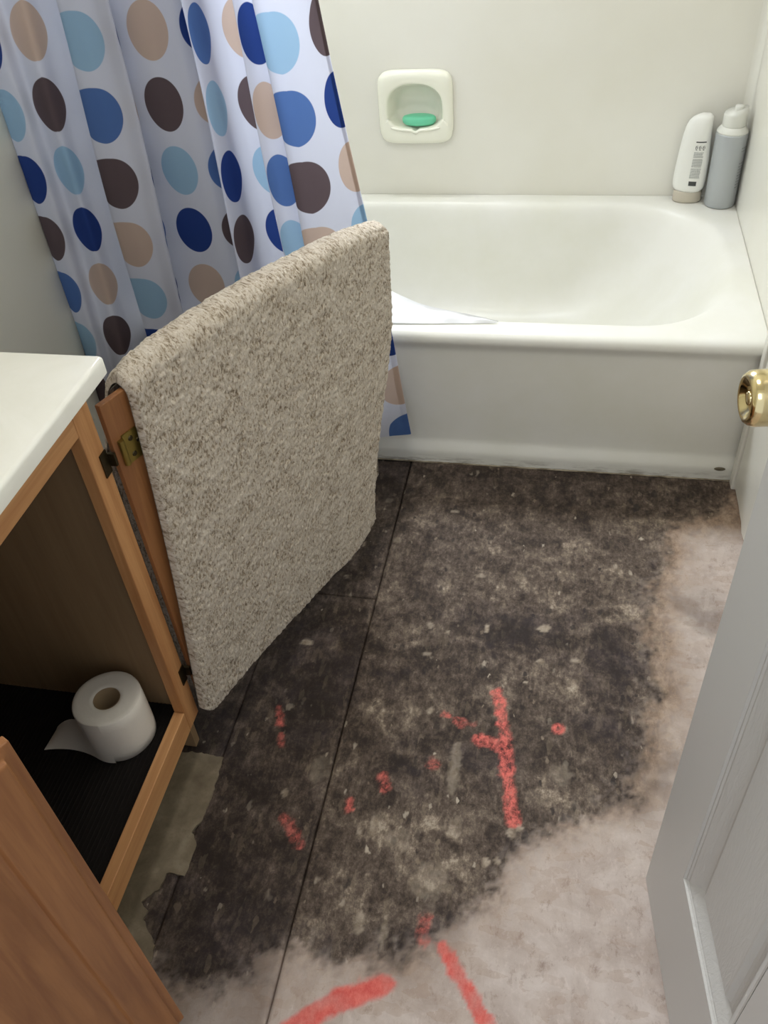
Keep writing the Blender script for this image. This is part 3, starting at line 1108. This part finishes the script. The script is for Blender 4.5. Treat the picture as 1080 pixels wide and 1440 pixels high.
# front edge (over the apron side) and rear edge (over the basin) of the flopped foot
FRONT = [(-1.05, .006, .42), (-.95, .012, .395), (-.88, .020, .374), (-.82, .030, .3665), (-.76, .034, .3645), (-.70, .038, .3640), (-.64, .043, .3635), (-.60, .046, .3632), (-.562, .050, .363)]
REAR = [(-1.05, .05, .50), (-.95, .12, .455), (-.885, .175, .40), (-.825, .165, .372), (-.782, .128, .3745), (-.735, .092, .377), (-.68, .076, .374), (-.62, .064, .370), (-.560, .052, .3636)]
V = []
for f_, r__ in zip(catmull(FRONT, 6), catmull(REAR, 6)):
    for j in range(9):
        q = j/8
        p = f_*(1-q)+r__*q
        V.append((p[0], p[1], p[2]+.004*math.sin(q*math.pi)*math.sin(p[0]*40)**2 + (.0035 if q > .9 else 0)))
mesh('liner_foot', V, grid_faces(len(V)//9, 9), M_lin, lin, True)
V = []
LP = catmull([(-1.500, .030, 0), (-1.44, .045, 0), (-1.38, .028, 0), (-1.32, .045, 0), (-1.26, .030, 0), (-1.20, .045, 0), (-1.13, .034, 0), (-1.105, .048, 0), (-1.17, .060, 0), (-1.245, .066, 0), (-1.26, .076, 0), (-1.20, .086, 0), (-1.10, .080, 0), (-1.06, .060, 0)], 6)  # hidden folds stacked here to dim the daylight through part of the curtain
for p_ in LP:
    for j in range(20):
        V.append((p_[0]+.02*(1-j/19)*(p_[0]+1.5), p_[1]+.004, .40+(ROD-.42)*j/19))
mesh('liner_sheet', V, grid_faces(len(LP), 20), M_lin, lin, True)

# ------------------------------------------------------------------ vanity cabinet
XC = -0.998
YE, YW = -0.839, -1.735        # ends of the cabinet
ZT = 0.7775
vb = empty('vanity_cabinet', (-1.26, -1.28, 0), label='oak vanity cabinet with both doors open under the cream countertop', cat='cabinet')
bv = 0.0015
box('side_panel', (-1.523, YE-.016, 0.0), (XC-.019, YE, ZT), M_ply, vb)
box('side_panel', (-1.523, YW, 0.0), (XC-.019, YW+.016, ZT), M_ply, vb)
box('bottom_shelf', (-1.523, YW+.0165, 0.112), (XC-.020, YE-.0165, 0.128), M_ply, vb)
box('back_panel', (-1.523, YW+.0165, 0.1285), (-1.517, YE-.0165, ZT), M_ply, vb)
box('toe_kick', (XC-.075, YW+.017, 0.003), (XC-.060, YE-.017, 0.1115), M_ply, vb)
box('stile', (XC-.019, -.878, 0.0915), (XC, YE, ZT), M_oak, vb, bv)
box('stile', (XC-.019, YW, 0.0915), (XC, -1.575, ZT), M_oak, vb, bv)
box('top_rail', (XC-.019, -1.5745, 0.7216), (XC, -.8785, ZT), M_oaky, vb, bv)
box('bottom_rail', (XC-.019, -1.5745, 0.0915), (XC, -.8785, 0.1415), M_oaky, vb, bv)

# black ribbed liner on the cabinet bottom
M_mat = mat('ribbed_black_vinyl', srgb(24, 20, 18), .8, spec=.2)
V, Fs = [], []
x = XC-.0205
k = 0
V2, F2 = [], []
xa, xb = -1.50, XC-.0215
nrib = int((xb-xa)/.0075)
prof = []
for i in range(nrib):
    x0 = xa+i*.0075
    prof += [(x0, .1290), (x0+.0045, .1290), (x0+.0054, .1297), (x0+.0066, .1297)]
prof.append((xb, .1290))
for y in (YW+.02, YE-.018):
    for px, pz in prof:
        V2.append((px, y, pz))
m_ = len(prof)
F2 = [(i, i+1, m_+i+1, m_+i) for i in range(m_-1)]
mesh('shelf_liner', V2, F2, M_mat, label='black ribbed shelf liner on the cabinet bottom', cat='shelf liner')

# ---- countertop with its rolled front edge and basin hollow
ct = empty('vanity_countertop', (-1.25, -1.28, ZT), label='cream cultured marble countertop with rounded edges on the oak cabinet', cat='countertop')
XF, YF, ZC = -0.9705, -0.814, 0.8015
xs = [-1.523, -1.521]+list(np.linspace(-1.50, -1.0, 40))+[XF-.0062, XF-.004, XF-.002, XF-.0006, XF]
ys = [-1.748]+list(np.linspace(-1.73, -.86, 56))+[YF-.0062, YF-.004, YF-.002, YF-.0006, YF]
V = []
for x in xs:
    for y in ys:
        ex, ey = XF-x, YF-y
        z = ZC
        q = max(0, .006-ex)
        q2 = max(0, .006-ey)
        d_ = min(.006, math.hypot(q, q2))
        z -= .006-math.sqrt(max(0, .006**2-d_**2))
        rr = math.hypot((x+1.27)/.15, (y+1.30)/.21)
        if rr < 1:
            z -= .11*(1-rr**2.6)
        xx, yy = x, y
        if q > 0 and q2 > 0 and math.hypot(q, q2) > .006:
            s_ = .006/math.hypot(q, q2)
            xx = XF-.006+q*s_
            yy = YF-.006+q2*s_
        V.append((xx, yy, z))
nx, ny = len(xs), len(ys)
Fs = grid_faces(nx, ny)
o_ = len(V)
idx = [i*ny for i in range(nx)] + [(nx-1)*ny+j for j in range(1, ny)] + [i*ny+ny-1 for i in range(nx-2, -1, -1)] + [j for j in range(ny-2, 0, -1)]
for i in idx:
    a = V[i]
    V.append((a[0], a[1], ZT+.0005))
k = len(idx)
for a in range(k):
    b = (a+1) % k
    Fs.append((idx[a], o_+a, o_+b, idx[b]))
o = mesh('countertop_slab', V, Fs, M_counter, ct, True)
fix(o)
V, Fs = lathe([(0, .001), (0, .018), (.002, .021), (.003, .021), (.003, .001)], 24, (-1.27, -1.30, ZC-.1105), (0, 0, 1))
mesh('sink_drain', V, Fs, M_chrome, ct, True)

# ---- hinges


def hinge_part(parent, F, zc, s0=.012):
    """brass leaf on the face, three screws and the pin barrel; F maps (s along door, out of face, z)"""
    P = [(0, -.022), (.026, -.022), (.031, -.018), (.033, -.008), (.033, .010), (.030, .019), (.024, .024), (0, .024)]
    V = [F(s0+a, .0003, zc+b) for a, b in P]+[F(s0+a, .0022, zc+b) for a, b in P]
    n_ = len(P)
    Fs = [tuple(range(n_))[::-1], tuple(range(n_, 2*n_))]+[(i, (i+1) % n_, n_+(i+1) % n_, n_+i) for i in range(n_)]
    mi = [0]*len(Fs)
    ax = F(0, 1, 0)-F(0, 0, 0)
    for a, b in ((.012, .013), (.024, .004), (.011, -.012)):
        v2, f2 = lathe([(0, .0042), (.0012, .0034), (.0014, .0012)], 12, F(s0+a, .002, zc+b), ax, (0, 0, 1))
        o_ = len(V)
        V += v2
        Fs += [tuple(o_+i for i in f) for f in f2]
        mi += [1]*len(f2)
    v2, f2 = lathe([(0, .0045), (.040, .0045)], 14, F(s0-.004, .002, zc-.020), (0, 0, 1), (1, 0, 0))
    o_ = len(V)
    V += v2
    Fs += [tuple(o_+i for i in f) for f in f2]
    mi += [0]*len(f2)
    h = mesh('hinge', V, Fs, M_hinge, parent)
    h.data.materials.append(M_screw)
    h.data.polygons.foreach_set('material_index', mi)
    return h


def door_map(origin, d, n):
    O, d, n = Vector((*origin, 0)), Vector((*d, 0)), Vector((*n, 0))
    return lambda s_, k_, z: O+d*s_+n*k_+Vector((0, 0, z))


def door_slab(F, W, z0, z1, sg, label, T=.009):
    """one-piece frame and panel slab; the routed side looks towards sg*n"""
    V, Fs = [], []

    def loop(in_, dep, sgn):
        o_ = len(V)
        for s_, z in ((in_, z0+in_), (W-in_, z0+in_), (W-in_, z1-in_), (in_, z1-in_)):
            V.append(F(s_, sgn*(T-dep), z))
        return o_
    L = [loop(0, 0, -sg), loop(0, .0085, sg), loop(.0110, .0064, sg), loop(.0122, .0008, sg), loop(.0150, 0, sg), loop(.052, 0, sg),
         loop(.0555, .0060, sg), loop(.0635, .0066, sg), loop(.075, .0030, sg), loop(.105, .0016, sg)]
    for a, b in zip(L[:-1], L[1:]):
        for i in range(4):
            j = (i+1) % 4
            Fs.append((a+i, a+j, b+j, b+i))
    Fs.append(tuple(range(L[0], L[0]+4)))
    Fs.append(tuple(range(L[-1], L[-1]+4)))
    o = mesh('cabinet_door', V, Fs, M_door2, vb, label=label)
    fix(o)
    b_ = o.modifiers.new('bevel', 'BEVEL')
    b_.width = .0012
    b_.segments = 2
    b_.limit_method = 'ANGLE'
    b_.angle_limit = math.radians(12)
    return o


# far door: swung past its stile, the rug hangs over it
A0 = Vector((-.98, -.787))
dd = Vector((.37, .929)).normalized()
nn = Vector((dd.y, -dd.x))
O1 = A0-dd*.045
F1 = door_map(O1, dd, nn)
d1 = door_slab(F1, .335, .128, .735, -1, 'far door folded back, its bare inner edge beside the rug')
F1f = lambda s_, k_, z: F1(s_, .009+k_, z)
hinge_part(d1, F1f, .655, .016)
hinge_part(d1, F1f, .205, .016)
# near door: standing open towards the camera
O2 = Vector((-.985, -1.61))
d2v = Vector((-.843, -1.31))-O2
W2 = d2v.length
d2v.normalize()
n2v = Vector((d2v.y, -d2v.x))
O2 = O2-n2v*.009
F2_ = door_map(O2, d2v, n2v)
d2 = door_slab(F2_, W2, .088, .742, 1, 'near door swung open towards the camera, routed face outward')
hinge_part(d2, lambda s_, k_, z: F2_(s_, -.009-k_, z), .655, .016)
hinge_part(d2, lambda s_, k_, z: F2_(s_, -.009-k_, z), .205, .016)
# leaves of the hinges on the face frame
for zc in (.655, .205):
    V, Fs = [], []
    for a, b in (((XC+.0003, -.856, zc-.018), (XC+.002, -.8395, zc+.018)), ((XC+.0003, -.8394, zc-.010), (XC+.011, -.835, zc+.010))):
        o_ = len(V)
        V += boxv(a, b)
        Fs += [tuple(o_+i for i in f) for f in BF]
    h = mesh('frame_hinge_leaf', V, Fs, M_screw, vb)

# ------------------------------------------------------------------ bath rug draped over the far door
M_rug = mat('heathered_chenille', srgb(170, 158, 142), .95, spec=.1)
t = NT(M_rug)
at = t.attr('loop')
sp = t.new('ShaderNodeSeparateColor')
t.ln(at.outputs['Color'], sp.inputs[0])
tone, hgt, _ = sp.outputs
uv = t.attr('rug_uv')
mp = t.new('ShaderNodeMapping')
mp.inputs['Scale'].default_value = (1.0, .5, 1)
t.ln(uv.outputs['Vector'], mp.inputs['Vector'])
fine = t.noise(mp.outputs[0], 260, 3, .65, .4)
mp2 = t.new('ShaderNodeMapping')
mp2.inputs['Scale'].default_value = (1.0, .8, 1)
t.ln(uv.outputs['Vector'], mp2.inputs['Vector'])
micro = t.noise(mp2.outputs[0], 520, 2, .6)
big = t.noise(uv.outputs['Vector'], 26, 4, .6)
v = t.math('ADD', t.math('MULTIPLY', fine, .75), t.math('MULTIPLY', micro, .25))
v = t.math('ADD', v, t.math('MULTIPLY', t.math('SUBTRACT', big, .5), .30))
v = t.math('ADD', v, t.math('MULTIPLY', t.math('SUBTRACT', hgt, .5), .10))
c = t.ramp(v, [(.31, srgb(104, 88, 70)), (.41, srgb(150, 135, 115)), (.49, srgb(192, 180, 163)), (.62, srgb(206, 196, 182)), (.74, srgb(226, 219, 209))])
t.ln(c, t.b.inputs['Base Color'])
t.b.inputs['Sheen Weight'].default_value = .25
t.bump(fine, .9, .003)

RL, RT = .62, 1.0
NS, NT2 = 250, 520      # along the ridge, along the drape


def rug_point(s, q, off=0.0):
    """s 0..1 along the ridge, q: -1 front hem .. 0 ridge .. 1 back hem; returns pos, outward"""
    # ridge height: level over the door, drooping past its end
    srel = s*.615
    zr = .761 - .055*max(0, (srel-.27)/.345)**1.35 + .004*math.sin(s*9)
    zr -= .010*max(0, .06-s)/.06
    r = .024
    # hem height and the sideways skew of the hanging parts
    zb = .088 + .004*math.sin(s*5) + .045*max(0, (s-.80)/.2)**1.6 + .030*max(0, (.05-s)/.05)**2
    dr = abs(q)
    arc = math.pi/2*r
    Lh = (zr-r)-zb
    tot = arc+Lh
    w = dr*tot
    if w < arc:
        a = w/r
        lat, z = r*math.sin(a), zr-r+r*math.cos(a)
        on, oz = math.sin(a), math.cos(a)
    else:
        lat, z = r, zr-r-(w-arc)
        on, oz = 1, 0
    h = max(0, min(1, (zr-z)/(zr-zb)))
    # left edge drifts back to the hinge, right edge too
    left = -.002-.058*h**1.15
    right = .617-.02*h-.115*smooth(.25, 1.0, h)
    sl = left+(right-left)*s
    if q > 0:
        sl = -.040*min(1, h*6)+.62*s
    lat += .006*math.sin(s*7+1)*h + .004*math.sin(s*3.1+h*4)
    lat = max(lat, .0235*(on > .9))
    lat *= (1 if q < 0 else -1)
    if q > 0:
        lat = min(lat, -.0235) if on > .9 else lat
    base = A0+dd*sl+nn*lat
    o3 = Vector((nn.x*on*(1 if q < 0 else -1), nn.y*on*(1 if q < 0 else -1), oz)).normalized()
    return Vector((base.x, base.y, z))+o3*off, o3


S_ = np.linspace(0, 1, NS)
Q_ = np.concatenate([np.linspace(-1, 0, 300)[:-1], np.linspace(0, .96, 120)])
GS, GQ = np.meshgrid(S_*.62, Q_*.70, indexing='ij')
# loops of chenille yarn: short vertical tufts in wobbling rows
wob = (fbm(GS, GQ, 40, 101, 3)-.5)*.008
loops = fbm(GS+wob, GQ, 1, 5, 1)*0
lp = vnoise((GS+wob)*1.0, GQ*.7, 210, 111)*.6+vnoise(GS, GQ*.8, 380, 121)*.4
tone = vnoise((GS+wob)*1.0, GQ*.38, 260, 131)*.65+vnoise(GS, GQ*.5, 480, 141)*.35
patch = fbm(GS, GQ, 14, 151, 3)
tone = np.clip((tone-.5)*1.35+.5+(patch-.5)*.5+(lp-.5)*.35, 0, 1)
V, A_, U_ = [], [], []
ns, nq = len(S_), len(Q_)
edge_s = np.minimum(S_, 1-S_)*.62
for i, s in enumerate(S_):
    for j, q in enumerate(Q_):
        eq = min((q+1), (.96-q))*.70
        e_ = min(edge_s[i], eq)
        th = .0105*math.sqrt(max(0, 1-(max(0, .008-e_)/.008)**2))
        p, o3 = rug_point(s, q, th-.009+.0050*(lp[i, j]-.5)*(1 if e_ > .003 else .3))
        V.append(p)
        A_.append((tone[i, j], lp[i, j], 0, 1))
        U_.append((s*.62, q*.7, 0))
Fs = grid_faces(ns, nq)
off = len(V)
# backing
for i, s in enumerate(S_[::5]):
    for j, q in enumerate(Q_[::5].tolist()+[.96]):
        p, o3 = rug_point(s, q, -.0105)
        V.append(p)
        A_.append((.35, .3, 0, 1))
        U_.append((s*.62, q*.7, 0))
ns2, nq2 = len(S_[::5]), len(Q_[::5])+1
Fs += [f[::-1] for f in grid_faces(ns2, nq2, off)]
rug = mesh('bath_rug', V, Fs, M_rug, smooth=True, label='thick beige and brown chenille bath rug hung over the open cabinet door', cat='rug')
a = rug.data.attributes.new('loop', 'FLOAT_COLOR', 'POINT')
a.data.foreach_set('color', np.array(A_, dtype=np.float32).ravel())
a = rug.data.attributes.new('rug_uv', 'FLOAT_VECTOR', 'POINT')
a.data.foreach_set('vector', np.array(U_, dtype=np.float32).ravel())

# ------------------------------------------------------------------ toilet paper on the shelf
M_tp = mat('tissue_paper', srgb(228, 222, 212), .9, spec=.1)
t = NT(M_tp)
t.bump(t.noise(t.coord('Object', (1, 1, 3)), 90, 4, .6), .25, .002)
M_core = mat('cardboard_core', srgb(150, 128, 98), .85)
RX, RY, RZ = -1.092, -.925, .1305
tp = empty('toilet_roll', (RX, RY, RZ), label='white toilet roll standing on the black shelf liner, one sheet loose', cat='toilet roll')
n_ = 64
V, Fs = [], []
prof = [(.0, .0215), (.0, .052), (.0015, .0545), (.02, .0552), (.08, .0550), (.0985, .0543), (.1000, .0525), (.1003, .045), (.0995, .036), (.1000, .028), (.0993, .0225), (.098, .0215), (.0, .0215)]
rs = random.Random(3)
for a, r in prof:
    for i in range(n_):
        t_ = 2*math.pi*i/n_
        rr = r*(1+(.012*math.sin(2*t_+1)+.006*math.sin(5*t_)) * (r > .03))
        V.append((RX+rr*math.cos(t_), RY+rr*math.sin(t_), RZ+a))
for k in range(len(prof)-1):
    for i in range(n_):
        j = (i+1) % n_
        Fs.append((k*n_+i, k*n_+j, (k+1)*n_+j, (k+1)*n_+i))
o = mesh('paper', V, Fs, M_tp, tp, True)
fix(o)
V, Fs = lathe([(.001, .0205), (.0985, .0205), (.0985, .0213), (.001, .0213), (.001, .0205)], 40, (RX, RY, RZ), cap=False)
mesh('core', V, Fs, M_core, tp, True)
# loose sheet leaving the roll at its front and trailing to the left, its free end sunk to the shelf
V = []
pts = []
ta = math.radians(-112)
for i in range(9):
    a = ta+math.radians(34)*(1-i/8)
    pts.append((RX+.0560*math.cos(a), RY+.0560*math.sin(a)))
ex, ey = -1.212, -.974
px, py = pts[-1]
tx, ty = math.sin(ta), -math.cos(ta)
L_ = math.hypot(ex-px, ey-py)
for i in range(1, 17):
    q = i/16
    cx, cy = px+tx*L_*.5, py+ty*L_*.5
    pts.append(((1-q)**2*px+2*q*(1-q)*cx+q*q*ex, (1-q)**2*py+2*q*(1-q)*cy+q*q*ey))
for i, (x, y) in enumerate(pts):
    cut = max(0, (i-8)/16)
    hh = .097*(1-cut)**.8+.006
    lean = .030*cut
    for j in range(9):
        q = j/8
        V.append((x+lean*q*.2, y+lean*q*1.2, RZ+.0008+hh*q))
mesh('loose_sheet', V, grid_faces(len(pts), 9), M_tp, tp, True)

# ------------------------------------------------------------------ the white room door
DP0 = Vector((-.236, -.985))
DD = Vector((.12403, -.99228))
DN = Vector((-.99228, -.12403))       # towards the camera side
Fd = lambda s_, k_, z: Vector((DP0.x+DD.x*s_+DN.x*k_, DP0.y+DD.y*s_+DN.y*k_, z))
door = empty('door_1', (DP0.x, DP0.y, 0.012), kind='structure')
DW_, DH_, DT = .71, 2.0, .035
ZB = .012
scuts = [0, .106, .301, .409, .604, .71]
zcuts = [ZB, .240, .800, .945, 1.55, 1.64, 1.88, DH_]
V, Fs = [], []


def quad(a, b, c_, d_):
    o_ = len(V)
    V.extend([a, b, c_, d_])
    Fs.append((o_, o_+1, o_+2, o_+3))


holes = {(1, 1), (3, 1), (1, 3), (3, 3), (1, 5), (3, 5)}
for i in range(5):
    for j in range(7):
        s0, s1, z0, z1 = scuts[i], scuts[i+1], zcuts[j], zcuts[j+1]
        if (i, j) in holes:
            quad(Fd(s0, -DT/2, z0), Fd(s1, -DT/2, z0), Fd(s1, -DT/2, z1), Fd(s0, -DT/2, z1))
            quad(Fd(s0, 0, z0), Fd(s1, 0, z0), Fd(s1, -DT/2, z0), Fd(s0, -DT/2, z0))
            quad(Fd(s0, 0, z1), Fd(s1, 0, z1), Fd(s1, -DT/2, z1), Fd(s0, -DT/2, z1))
            quad(Fd(s0, 0, z0), Fd(s0, 0, z1), Fd(s0, -DT/2, z1), Fd(s0, -DT/2, z0))
            quad(Fd(s1, 0, z0), Fd(s1, 0, z1), Fd(s1, -DT/2, z1), Fd(s1, -DT/2, z0))
        else:
            quad(Fd(s0, 0, z0), Fd(s1, 0, z0), Fd(s1, 0, z1), Fd(s0, 0, z1))
quad(Fd(0, -DT, ZB), Fd(DW_, -DT, ZB), Fd(DW_, -DT, DH_), Fd(0, -DT, DH_))
quad(Fd(0, 0, ZB), Fd(0, -DT, ZB), Fd(0, -DT, DH_), Fd(0, 0, DH_))
quad(Fd(DW_, 0, ZB), Fd(DW_, -DT, ZB), Fd(DW_, -DT, DH_), Fd(DW_, 0, DH_))
quad(Fd(0, 0, ZB), Fd(DW_, 0, ZB), Fd(DW_, -DT, ZB), Fd(0, -DT, ZB))
quad(Fd(0, 0, DH_), Fd(DW_, 0, DH_), Fd(DW_, -DT, DH_), Fd(0, -DT, DH_))
slab = mesh('door_slab', V, Fs, M_doorflat, door)
bm = bmesh.new()
bm.from_mesh(slab.data)
bmesh.ops.remove_doubles(bm, verts=bm.verts, dist=1e-5)
bmesh.ops.recalc_face_normals(bm, faces=bm.faces)
bm.to_mesh(slab.data)
bm.free()
bevel(slab, .0012, 2, 50)
PR = [(0, 0), (.0015, .0030), (.0040, .0026), (.0060, .0046), (.0085, .0046), (.029, .0160), (.034, .0162), (.038, .0150), (.043, .0095), (.045, .0090)]
for (i, j) in sorted(holes):
    s0, s1, z0, z1 = scuts[i], scuts[i+1], zcuts[j], zcuts[j+1]
    V, Fs = [], []
    for a, dep in PR:
        a2 = a+.0002
        V += [Fd(s0+a2, -dep-.0002, z0+a2), Fd(s1-a2, -dep-.0002, z0+a2), Fd(s1-a2, -dep-.0002, z1-a2), Fd(s0+a2, -dep-.0002, z1-a2)]
    for k in range(len(PR)-1):
        for q in range(4):
            r = (q+1) % 4
            Fs.append((k*4+q, k*4+r, k*4+4+r, k*4+4+q))
    k = (len(PR)-1)*4
    Fs.append((k, k+1, k+2, k+3))
    mesh('door_panel', V, Fs, M_doorw, door)

# knob on both faces
ZK, SK = .940, .057
for side in (1, -1):
    base = Fd(SK, 0 if side > 0 else -DT, ZK)
    ax = Vector((DN.x, DN.y, 0))*side
    knob = None
    V, Fs = lathe([(0, .001), (.0003, .0300), (.003, .0305), (.0060, .028), (.008, .020), (.010, .0125), (.016, .0115), (.019, .0140), (.022, .0185), (.025, .0212),
                   (.029, .0222), (.047, .0222), (.0515, .0212), (.0545, .0190), (.0553, .0168), (.0545, .0145), (.0515, .0118), (.0500, .0095), (.0496, .0070)], 56, base, ax, (0, 0, 1))
    knob = mesh('door_knob', V, Fs, M_brass, door, True, label='polished brass knob')
    V, Fs = lathe([(.0485, .0058), (.0525, .0056), (.0532, .0045), (.0532, .001)], 24, base, ax, (0, 0, 1))
    mesh('lock_button', V, Fs, M_brass, knob, True)
